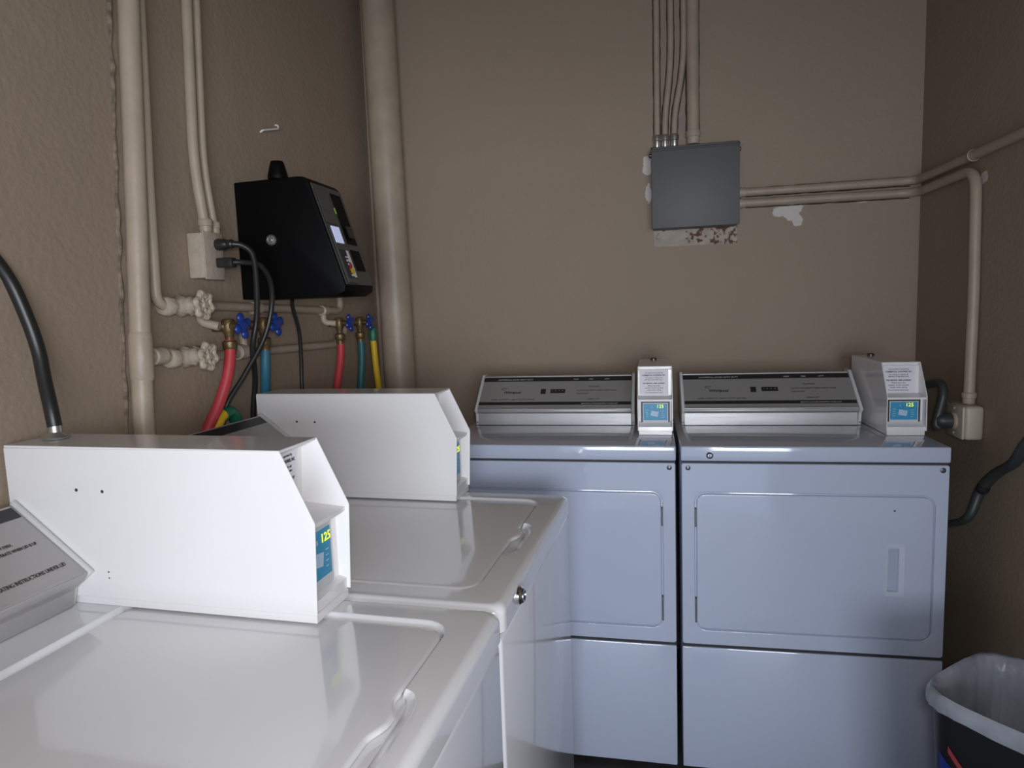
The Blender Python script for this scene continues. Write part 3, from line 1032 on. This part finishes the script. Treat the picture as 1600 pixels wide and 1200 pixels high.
P = [(0.70, 0.40, 0.66), (0.73, 0.28, 0.70), (0.765, 0.165, 0.742), (0.785, 0.090, 0.785), (0.812, 0.086, 0.865), (0.822, 0.03, 0.925), (0.826, -0.05, 0.975), (0.830, -0.10, 1.035), (0.834, -0.16, 1.085), (0.838, -0.30, 1.12), (0.840, -0.50, 1.10)]
o = Vector(P[0])
t = thing('power_cord', 'dark thick cord sagging across the right wall from behind the dryer', 'cord', P[0])
MB().tube([Vector(p) - o for p in P], [0.008, 0.008, 0.009, 0.013, 0.015, 0.013, 0.016, 0.015, 0.013, 0.012], 'cable_dark', 14, 8).build('cable', t)
MB().lathe(Vector((0.812, 0.075, 0.872)) - o, (0.05, -0.5, 0.6), [(0.014, -0.01), (0.0165, -0.004), (0.0165, 0.006), (0.014, 0.012)], 'rubber_black', 14).build('tape_band', t)

# ------------------------------------------------------------------ waste bin
t = thing('waste_bin', 'black plastic waste bin with grey liner bag in front of the right-hand dryer', 'waste bin', (0.655, -0.524, 0), math.radians(-48))


def sup(a, bb, e, n=72):
    out = []
    for k in range(n):
        th = 2 * math.pi * k / n
        c, s = math.cos(th), math.sin(th)
        out.append((a * math.copysign(abs(c) ** e, c), bb * math.copysign(abs(s) ** e, s)))
    return out


def loft(loops, m, capb=True, capt=False):
    mb = MB()
    vs, fs = [], []
    n = len(loops[0])
    for lp in loops:
        vs += lp
    for i in range(len(loops) - 1):
        for k in range(n):
            fs.append([i * n + k, i * n + (k + 1) % n, (i + 1) * n + (k + 1) % n, (i + 1) * n + k])
    if capb:
        fs.append([k for k in range(n)][::-1])
    if capt:
        fs.append([(len(loops) - 1) * n + k for k in range(n)])
    return mb.add(vs, fs, m)


def lp(a, bb, z, e=0.45, wob=0.0, ph=0):
    return [(x * (1 + wob * math.sin(7 * math.atan2(y, x) + ph)), y * (1 + wob * math.cos(5 * math.atan2(y, x) + ph)), z + wob * 0.35 * math.sin(9 * math.atan2(y, x) + ph * 2)) for (x, y) in sup(a, bb, e)]


body = loft([lp(0.112, 0.108, 0.0), lp(0.117, 0.113, 0.006), lp(0.145, 0.140, 0.575), lp(0.150, 0.145, 0.58), lp(0.150, 0.145, 0.592), lp(0.143, 0.138, 0.592), lp(0.114, 0.110, 0.015)], 'bin_black')
body.build('bucket', t)
mat('liner_film', (0.30, 0.32, 0.37), 0.3, noise=0.25, nscale=14, bump=1.0, bscale=22)
rw = random.Random(11)


def crinkle(a, bb, z, amp, e=0.45, n=72):
    out = []
    for k, (x, y) in enumerate(sup(a, bb, e, n)):
        w_ = 1 + amp * (0.5 * math.sin(k * 0.9 + z * 40) + 0.6 * math.sin(k * 2.3 + z * 25) + rw.uniform(-0.5, 0.5))
        out.append((x * w_, y * w_, z + amp * 0.12 * math.sin(k * 1.3 + z * 60)))
    return out


ln = loft([crinkle(0.1540, 0.1490, 0.573, 0.012), crinkle(0.1560, 0.1510, 0.580, 0.007), crinkle(0.1555, 0.1505, 0.597, 0.006), crinkle(0.149, 0.144, 0.608, 0.006),
           crinkle(0.139, 0.134, 0.603, 0.010), crinkle(0.133, 0.128, 0.575, 0.020), crinkle(0.128, 0.124, 0.54, 0.03), crinkle(0.122, 0.118, 0.49, 0.045), crinkle(0.114, 0.110, 0.43, 0.06),
           crinkle(0.095, 0.09, 0.375, 0.09, 0.7), crinkle(0.045, 0.042, 0.345, 0.12, 0.9)], 'liner_film', capb=False, capt=True)
part_label(ln.build('liner_bag', t, angle=80), 'grey plastic liner bag folded over the rim')
lb = MB()
# printed wrap on the bucket's left face: blue field with a red slash above


def binwall(x, z):
    f_ = (z - 0.006) / 0.569
    a, bb = 0.117 + 0.028 * f_, 0.113 + 0.027 * f_
    return (x, -bb * (1 - min(0.999, abs(x / a)) ** (2 / 0.45)) ** (0.45 / 2) - 0.0015, z)


def patch(f, xa, xb, m, k=14):
    vs, fs = [], []
    for i in range(k + 1):
        zb_, zt_ = f(i / k)
        x = xa + (xb - xa) * i / k
        vs += [binwall(x, zb_), binwall(x, zt_)]
    for i in range(k):
        fs.append([2 * i, 2 * i + 2, 2 * i + 3, 2 * i + 1])
    lb.add(vs, fs, m)


patch(lambda u: (0.16, 0.478 - 0.10 * u), -0.108, 0.050, 'bin_label_blue')
patch(lambda u: (0.490 - 0.065 * u, 0.505 - 0.065 * u), -0.088, -0.025, 'bin_label_red')
part_label(lb.build('printed_label', t), 'blue and red print on the black bucket')

# ------------------------------------------------------------------ left wall: vertical pipes
p = thing('drain_pipe', 'thick beige drain pipe standing in the back left corner', 'pipe', (-1.094, 0.652, 0))
b = MB()
b.tube([(0.008, 0, 0.0), (0.0, 0, 1.0), (-0.014, 0.001, CZ - 0.001)], 0.0645, 'pipe_paint', 40)
b.build('tube', p)
b = MB()
b.lathe((0.001, 0, 0.86), (0, 0, 1), [(0.0655, 0), (0.072, 0.004), (0.072, 0.09), (0.0655, 0.096)], 'pipe_paint', 40)
b.build('coupling', p)
p = thing('standpipe', 'thick beige pipe running full height up the left wall beside a thinner one', 'pipe', (LX + 0.024, -0.68, 0))
b = MB()
b.tube([(0.0, -0.065, 0.0), (0, 0.0, 1.16), (0, 0.012, 1.33), (0, 0.04, 1.639), (0, 0.077, 2.11), (0, 0.13, CZ - 0.001)], 0.0225, 'pipe_paint', 24)
b.build('tube', p)
b = MB()
b.lathe((0, 0.010, 1.28), (0, 0.06, 1), [(0.0228, 0), (0.0252, 0.006), (0.0252, 0.10), (0.0228, 0.108)], 'pipe_paint', 24)
b.build('coupling', p)


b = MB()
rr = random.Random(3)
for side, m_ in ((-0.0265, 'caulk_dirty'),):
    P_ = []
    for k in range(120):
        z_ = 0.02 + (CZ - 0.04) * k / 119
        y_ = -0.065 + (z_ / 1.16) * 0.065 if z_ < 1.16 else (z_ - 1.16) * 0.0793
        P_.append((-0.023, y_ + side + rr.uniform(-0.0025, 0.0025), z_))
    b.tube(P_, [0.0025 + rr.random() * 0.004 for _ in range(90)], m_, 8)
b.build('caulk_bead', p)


def handwheel(mb, c, ax, r, m, lobes=6):
    c, ax = Vector(c), Vector(ax).normalized()
    e = ax.orthogonal().normalized()
    g = ax.cross(e)
    ring = []
    for k in range(49):
        a = 2 * math.pi * k / 48
        rr = r * (0.86 + 0.14 * math.cos(lobes * a))
        ring.append(c + (e * math.cos(a) + g * math.sin(a)) * rr)
    mb.tube(ring, r * 0.22, m, 10)
    for k in range(lobes):
        a = 2 * math.pi * k / lobes
        d = e * math.cos(a) + g * math.sin(a)
        mb.tube([c, c + d * r * 0.9], r * 0.15, m, 8)
        mb.ball(c + d * r * 0.92, r * 0.30, m, n=10)
    mb.lathe(c - ax * r * 0.25, ax, [(r * 0.30, 0), (r * 0.34, r * 0.25), (r * 0.22, r * 0.5)], m, 12)


def gate_valve(parent, c, loc):
    """valve body along y with a hand wheel pointing at the room"""
    c = Vector(c) - Vector(loc)
    v = MB()
    v.lathe(c + Vector((0, -0.060, 0)), (0, 1, 0), [(0.021, 0), (0.024, 0.004), (0.024, 0.022), (0.018, 0.026), (0.019, 0.045), (0.027, 0.056), (0.027, 0.066), (0.019, 0.076), (0.018, 0.094), (0.024, 0.098), (0.024, 0.116), (0.021, 0.12)], 'valve_paint', 8)
    v.lathe(c, (1, 0, 0), [(0.022, 0), (0.022, 0.03), (0.015, 0.036), (0.014, 0.045), (0.006, 0.048), (0.006, 0.062)], 'valve_paint', 10)
    ob = v.build('gate_valve', parent, angle=40)
    h = MB()
    handwheel(h, c + Vector((0.064, 0, 0)), (1, 0, 0), 0.031, 'valve_paint')
    h.build('hand_wheel', ob)
    return ob


# supply with the upper valve
xw = LX + 0.020
loc = (xw, -0.600, 1.446)
p = thing('water_pipe', 'thin beige water pipe bending along the left wall through the upper hand-wheel valve', 'pipe', loc)
L0 = Vector(loc)
b = MB()
b.tube([q - L0 for q in bend([(xw, -0.520, CZ - 0.001), (xw, -0.564, 2.126), (xw, -0.588, 1.73), (xw, -0.600, 1.446), (xw, -0.40, 1.445), (xw, 0.300, 1.424)], 0.035)], 0.0125, 'pipe_paint', 16)
b.tube([q - L0 for q in bend([(xw, 0.10, 1.43), (xw, 0.338, 1.424), (xw, 0.338, 1.62)], 0.03)], 0.0115, 'pipe_paint', 14)
b.build('tube', p)
gate_valve(p, (xw, -0.520, 1.445), loc)
for yy in (-0.46, -0.22, 0.19):
    MB().lathe(Vector((xw, yy, 1.4425 - (yy + 0.4) * 0.028)) - L0, (0, 1, 0), [(0.013, 0), (0.018, 0.003), (0.018, 0.034), (0.013, 0.037)], 'pipe_paint', 14).build('tee', p)
b = MB()
b.tube([q - L0 for q in bend([(xw, -0.44, 1.44), (xw, -0.452, 1.405), (xw + 0.045, -0.440, 1.392)], 0.02)], 0.0115, 'pipe_paint', 14)
b.build('outlet_elbow', p)
b = MB()
b.tube([q - L0 for q in bend([(xw, 0.205, 1.42), (xw, 0.203, 1.385), (xw + 0.04, 0.215, 1.381)], 0.02)], 0.0105, 'pipe_paint', 14)
b.build('outlet_elbow', p)
# supply with the lower valve
loc = (xw, -0.670, 1.334)
p = thing('water_pipe', 'beige water pipe leaving the standpipe low on the left wall through the lower hand-wheel valve', 'pipe', loc)
L0 = Vector(loc)
b = MB()
b.tube([q - L0 for q in [Vector((xw + 0.004, -0.645, 1.332)), Vector((xw, -0.40, 1.316)), Vector((xw, 0.275, 1.305))]], 0.0125, 'pipe_paint', 16)
b.tube([q - L0 for q in bend([(xw, -0.275, 1.31), (xw, -0.275, 1.390), (xw + 0.035, -0.235, 1.392)], 0.02)], 0.011, 'pipe_paint', 14)
b.tube([q - L0 for q in bend([(xw, 0.270, 1.306), (xw, 0.350, 1.33), (xw, 0.378, 1.379), (xw + 0.035, 0.405, 1.380)], 0.02)], 0.0105, 'pipe_paint', 14)
b.build('tube', p)
gate_valve(p, (xw, -0.520, 1.322), loc)
for yy in (-0.632, -0.310):
    MB().lathe(Vector((xw, yy, 1.318 if yy > -0.5 else 1.331)) - L0, (0, 1, 0), [(0.013, 0), (0.021, 0.003), (0.021, 0.036), (0.013, 0.040)], 'valve_paint', 14).build('tee', p)

# conduits down to the outlet box
xc = LX + 0.0135
g = 'painted conduits down to the left wall outlet box'
conduit('conduit', [(xc, -0.335, CZ - 0.001), (xc, -0.389, 2.2), (xc, -0.415, 1.80), (xc + 0.012, -0.405, 1.632)], 0.0130, 'thicker left one of two beige conduits reaching the left wall outlet box', 'conduit', g, 0.12,
        [((xc + 0.012, -0.4055, 1.663), (0, 0, -1), 0.0185, 0.036, 'pipe_paint')])
conduit('conduit', [(xc, -0.300, CZ - 0.001), (xc, -0.352, 2.214), (xc, -0.379, 1.80), (xc + 0.012, -0.368, 1.632)], 0.0105, 'slimmer right one of two beige conduits reaching the left wall outlet box', 'conduit', g, 0.12,
        [((xc + 0.012, -0.3685, 1.660), (0, 0, -1), 0.0150, 0.033, 'pipe_paint')])
t = thing('outlet_box', 'beige outlet box with two black plugs, high on the left wall', 'outlet', (LX, -0.418, 1.568))
b = MB()
b.box(0.001, 0.046, -0.034, 0.036, -0.055, 0.058, 'valve_paint', 0.005, 2)
for zz in (0.028, -0.002):
    b.lathe((0.022, -0.0335, zz), (0, -1, 0), [(0.012, 0), (0.012, 0.001), (0.010, 0.0016)], 'valve_paint', 18)
b.build('body', t)
b = MB()
b.box(0.0465, 0.052, -0.037, 0.039, -0.058, 0.060, 'valve_paint', 0.002, 2)
b.build('cover_plate', t)

# ------------------------------------------------------------------ card kiosk
KY0, KY1, KZ = -0.235, -0.045, 1.462
t = thing('card_kiosk', 'black wall-mounted laundry card kiosk with a sloping front and small lit screen', 'card machine', (LX, KY0, KZ))
b = MB()
prof = [(0.002, 0.0), (0.290, 0.0), (0.313, 0.012), (0.316, 0.028), (0.226, 0.312), (0.212, 0.324), (0.196, 0.326), (0.002, 0.322)]
b.prism(prof, 'y', 0, KY1 - KY0, 'kiosk_black', 0.003, 2)
b.build('housing', t)
A, B = Vector((0.316, 0, 0.028)), Vector((0.226, 0, 0.312))
u = (B - A).normalized()
L_ = (B - A).length
wK = KY1 - KY0


def KT(y, up, off=0.0):
    nrm = Vector((0, 1, 0)).cross(u)
    return frame(A + Vector((0, y, 0)) + u * up + nrm * off, (0, 1, 0), u)


fc = MB()
fc.box(0.006, wK - 0.006, 0.002, L_ - 0.004, 0, 0.004, 'kiosk_face', 0.0015, 1, T=KT(0, 0))
fc.box(0.012, 0.078, 0.0, L_ * 0.56, 0.004, 0.010, 'kiosk_face', 0.002, 1, T=KT(0, 0.004))
fc.box(0.012, 0.078, L_ * 0.60, L_ * 0.93, 0.004, 0.007, 'kiosk_face', 0.002, 1, T=KT(0, 0.0))
face = fc.build('face_plate', t)
s = MB()
s.box(0.018, 0.066, L_ * 0.405, L_ * 0.565, 0.010, 0.0115, 'kiosk_lcd', T=KT(0, 0))
part_label(s.build('screen', face), 'small pale lit screen')
s = MB()
s.box(0.020, 0.074, L_ * 0.065, L_ * 0.34, 0.010, 0.011, 'bezel_black', T=KT(0, 0))
s.box(0.058, 0.072, L_ * 0.07, L_ * 0.335, 0.011, 0.0116, 'sticker_white', T=KT(0, 0))
for k, (ch, mm) in enumerate(zip('EXPRESS', ('sticker_white', 'sticker_yellow', 'sticker_red', 'sticker_white', 'sticker_white', 'sticker_white', 'sticker_blue'))):
    nrm = Vector((0, 1, 0)).cross(u)
    o_ = A + Vector((0, 0.056, 0)) + u * (L_ * (0.075 + 0.036 * k)) + nrm * 0.0114
    s.text(ch, 0.021, frame(o_, u, (0, -1, 0)), mm, xs=0.75)
s.lathe((KT(0.058, L_ * 0.13, 0.0114)).translation, Vector((0, 1, 0)).cross(u), [(0.010, 0), (0.0095, 0.0006)], 'sticker_yellow', 16)
s.lathe((KT(0.056, L_ * 0.19, 0.0114)).translation, Vector((0, 1, 0)).cross(u), [(0.009, 0), (0.0085, 0.0006)], 'sticker_red', 16)
part_label(s.build('sticker', face), 'bright coloured sticker')
s = MB()
s.box(0.104, 0.166, L_ * 0.42, L_ * 0.93, 0.004, 0.0060, 'kiosk_black', 0.0005, 1, T=KT(0, 0))
s.box(0.118, 0.154, L_ * 0.48, L_ * 0.60, 0.0075, 0.012, 'bezel_black', 0.002, 1, T=KT(0, 0))
s.box(0.097, 0.101, L_ * 0.72, L_ * 0.78, 0.004, 0.0055, 'led_green', T=KT(0, 0))
s.build('bill_slot', face)
s = MB()
s.box(0.104, 0.162, L_ * 0.15, L_ * 0.36, 0.004, 0.0060, 'kiosk_black', 0.0005, 1, T=KT(0, 0))
s.build('card_tray', face)
k = MB()
k.lathe((0.106, -0.0005, 0.160), (0, -1, 0), [(0.015, 0), (0.015, 0.004), (0.0125, 0.0075), (0.009, 0.008), (0.008, 0.006), (0.004, 0.006), (0.004, 0.0085)], 'bare_steel', 24)
part_label(k.build('lock', t), 'round silver key lock')
k = MB()
k.lathe((0.128, 0.018, 0.325), (0, 0, 1), [(0.026, 0), (0.027, 0.004), (0.0265, 0.012), (0.018, 0.045), (0.016, 0.048)], 'kiosk_black', 20)
k.build('antenna_dome', t)

# power cords plugged into the left outlet box, the cable below the kiosk
px = LX + 0.0525


def cord(name, pts, r, label, plug, group=None, m='rubber_black'):
    o = thing(name, label, 'cord', pts[0], 0, group)
    q0 = Vector(pts[0])
    MB().tube([Vector(p) - q0 for p in pts], r, m, 12, 8).build('cable', o)
    if plug:
        b_ = MB()
        if plug == 'round':
            b_.lathe((-0.040, 0, 0), (1, 0, 0), [(0.014, 0), (0.015, 0.004), (0.014, 0.022), (0.010, 0.030), (0.0115, 0.042), (0.009, 0.046)], m, 16)
        else:
            b_.box(-0.040, 0.004, -0.012, 0.012, -0.012, 0.012, m, 0.003, 2)
        b_.build('plug', o)
    return o


cord('power_cord', [(px + 0.041, -0.405, 1.598), (px + 0.062, -0.390, 1.594), (px + 0.078, -0.372, 1.570), (px + 0.070, -0.352, 1.50), (px + 0.052, -0.335, 1.41), (px + 0.03, -0.330, 1.33), (px - 0.005, -0.275, 1.24), (px - 0.028, -0.262, 1.14), (px - 0.032, -0.26, 1.02)], 0.0075,
     'black cord from the upper plug of the left wall outlet box', 'round', 'black cords plugged into the left wall outlet box')
cord('power_cord', [(px + 0.041, -0.405, 1.552), (px + 0.062, -0.385, 1.552), (px + 0.082, -0.345, 1.545), (px + 0.080, -0.300, 1.50), (px + 0.066, -0.285, 1.43), (px + 0.045, -0.300, 1.35), (px + 0.010, -0.345, 1.26), (px - 0.024, -0.395, 1.17), (px - 0.03, -0.41, 1.05)], 0.0070,
     'black cord from the lower plug of the left wall outlet box', 'square', 'black cords plugged into the left wall outlet box')
cord('data_cable', [(LX + 0.07, -0.085, 1.4595), (LX + 0.062, -0.070, 1.435), (LX + 0.055, -0.030, 1.36), (LX + 0.045, -0.012, 1.27), (LX + 0.04, -0.010, 1.18), (LX + 0.045, -0.02, 1.02)], 0.0062,
     'thin dark cable hanging from the underside of the black kiosk', None)

# ------------------------------------------------------------------ faucets and hoses
xf = LX + 0.062


def faucet(y, z, sc, label):
    o = thing('hose_faucet', label, 'faucet', (xf, y, z), 0, 'brass washer faucets with blue handles')
    b_ = MB()
    b_.lathe((0, 0, -0.034), (0, 0, 1), [(0.010 * sc, 0), (0.011 * sc, 0.012), (0.014 * sc, 0.018), (0.016 * sc, 0.032), (0.016 * sc, 0.046), (0.013 * sc, 0.052), (0.008 * sc, 0.054)], 'brass_old', 18)
    b_.tube([(-0.028, -0.028, 0), (-0.012, -0.010, 0), (0, 0, 0)], 0.0115 * sc, 'brass_old', 14)
    b_.lathe((0.008, 0, 0), (1, 0, 0), [(0.013 * sc, 0), (0.013 * sc, 0.006), (0.009 * sc, 0.009), (0.008 * sc, 0.02), (0.004, 0.022), (0.004, 0.034)], 'brass_old', 14)
    b_.build('body', o)
    h = MB()
    c = Vector((0.040, 0, 0))
    h.lathe(c + Vector((-0.005, 0, 0)), (1, 0, 0), [(0.015 * sc, 0), (0.017 * sc, 0.003), (0.017 * sc, 0.011), (0.012 * sc, 0.014)], 'handle_blue', 16)
    for k_ in range(4):
        a = math.radians(20 + 90 * k_)
        h.ball(c + Vector((0.001, 0.021 * sc * math.cos(a), 0.021 * sc * math.sin(a))), 0.0115 * sc, 'handle_blue', (0.65, 1, 1))
    h.build('handle', o)
    return o


F = [(-0.398, 1.391, 1.08), (-0.238, 1.391, 1.08), (0.236, 1.381, 1.0), (0.405, 1.379, 1.0)]
labs = ['brass faucet with blue handle over the red hose nearest the standpipe', 'brass faucet with blue handle over the bright blue hose, behind black cords',
        'brass faucet with blue handle over the red hose under the far end of the kiosk', 'brass faucet with blue handle over the teal hose next to the corner pipe']
for (y, z, sc), lb_ in zip(F, labs):
    faucet(y, z, sc, lb_)


def hose(y, z, pts, r, m, label, group):
    top = Vector((xf, y, z - 0.035))
    o = thing('washer_hose', label, 'hose', top, 0, group)
    P_ = [Vector((0, 0, -0.001))] + [Vector(p) - top for p in pts]
    MB().tube(P_, r, m, 16, 8).build('tube', o)
    b_ = MB()
    b_.lathe((0, 0, -0.026), (0, 0, 1), [(r * 1.05, -0.012), (r * 1.08, 0.0), (0.0175, 0.004), (0.0185, 0.010), (0.0185, 0.021), (0.013, 0.0255)], 'brass_old', 12)
    b_.build('coupling_nut', o)
    return o


hose(-0.398, 1.391, [(xf + 0.001, -0.402, 1.32), (xf - 0.002, -0.418, 1.26), (xf - 0.016, -0.445, 1.19), (xf - 0.030, -0.478, 1.13), (xf - 0.036, -0.51, 1.05), (xf - 0.036, -0.53, 0.90)], 0.0140, 'hose_red',
     'red washer hose curving down left behind the middle washer console', 'red and blue washer hoses')
hose(-0.238, 1.391, [(xf, -0.238, 1.32), (xf - 0.008, -0.232, 1.25), (xf - 0.032, -0.205, 1.16), (xf - 0.036, -0.20, 1.05), (xf - 0.036, -0.20, 0.92)], 0.0140, 'hose_blue',
     'bright blue washer hose hanging straight down beside the black cords', 'red and blue washer hoses')
hose(0.236, 1.381, [(xf + 0.001, 0.237, 1.31), (xf + 0.001, 0.225, 1.25), (xf - 0.002, 0.195, 1.17), (xf - 0.004, 0.165, 1.10), (xf - 0.01, 0.14, 0.95)], 0.0135, 'hose_red',
     'red washer hose hanging under the far end of the kiosk', 'red and blue washer hoses')
hose(0.405, 1.379, [(xf + 0.001, 0.406, 1.31), (xf + 0.001, 0.404, 1.24), (xf - 0.002, 0.390, 1.16), (xf - 0.004, 0.37, 1.08), (xf - 0.01, 0.36, 0.95)], 0.0135, 'hose_teal',
     'dark teal washer hose beside the yellow hose near the corner pipe', 'red and blue washer hoses')
q0 = (-1.158, 0.545, 1.348)
t = thing('gas_hose', 'straight yellow hose with a green top fitting against the corner pipe', 'hose', q0)
MB().tube([(0, 0, -0.04), (0.002, 0.006, -0.14), (0.006, 0.016, -0.26), (0.008, 0.02, -0.42)], 0.0125, 'hose_yellow', 14, 5).build('tube', t)
MB().lathe((0, 0, -0.045), (0, 0, 1), [(0.0135, 0), (0.0150, 0.004), (0.0150, 0.045), (0.0120, 0.050)], 'fitting_green', 8).build('fitting', t)
q0 = (-1.172, -0.405, 1.165)
t = thing('gas_hose', 'yellow hose end with green fitting peeping over the middle washer console', 'hose', q0)
MB().tube([(-0.002, -0.085, -0.20), (0.0, -0.065, -0.08), (0, -0.030, -0.015), (0, 0.0, 0.0)], 0.0145, 'hose_yellow', 14, 5).build('tube', t)
MB().tube([(0, -0.010, -0.004), (0, 0.018, 0.0), (0.0, 0.040, -0.022), (0.0, 0.052, -0.06)], 0.0165, 'fitting_green', 14, 5).build('fitting', t)

# black cord into the nearest coin box
w0 = wpos(-0.825, -0.045)
q0 = Vector((w0[0], w0[1], 1.2045))
t = thing('power_cord', 'black thick cord arching down the left wall into the nearest coin box top', 'cord', q0)
P = [Vector((0.0, 0, 0.022)), Vector((-0.006, 0.002, 0.055)), Vector((-0.024, 0.012, 0.11)), Vector((-0.036, 0.018, 0.16)), Vector((-0.046, 0.012, 0.22)), Vector((-0.058, -0.004, 0.29)), Vector((-0.066, -0.038, 0.345)), Vector((-0.068, -0.09, 0.385)), Vector((-0.068, -0.20, 0.42)), Vector((-0.068, -0.40, 0.43))]
MB().tube(P, 0.0120, 'rubber_black', 16, 8).build('cable', t)
b = MB()
b.lathe((0, 0, 0.0), (0, 0, 1), [(0.022, 0), (0.023, 0.003), (0.020, 0.006), (0.011, 0.012), (0.010, 0.030), (0.006, 0.034)], 'bare_steel', 12)
part_label(b.build('strain_relief', t), 'crumpled silver metal connector')

# small white staple on the wall
t = tag(MB().tube([q - Vector((LX + 0.002, -0.035, 1.978)) for q in bend([(LX + 0.0008, -0.078, 1.957), (LX + 0.010, -0.078, 1.962), (LX + 0.012, 0.006, 1.986), (LX + 0.010, 0.010, 1.997), (LX + 0.0008, 0.010, 1.999)], 0.006)], 0.0030, 'clip_white', 8).build('wall_staple'),
        'small white wire staple on the left wall above the black kiosk', 'staple')
t.location = (LX + 0.002, -0.035, 1.978)
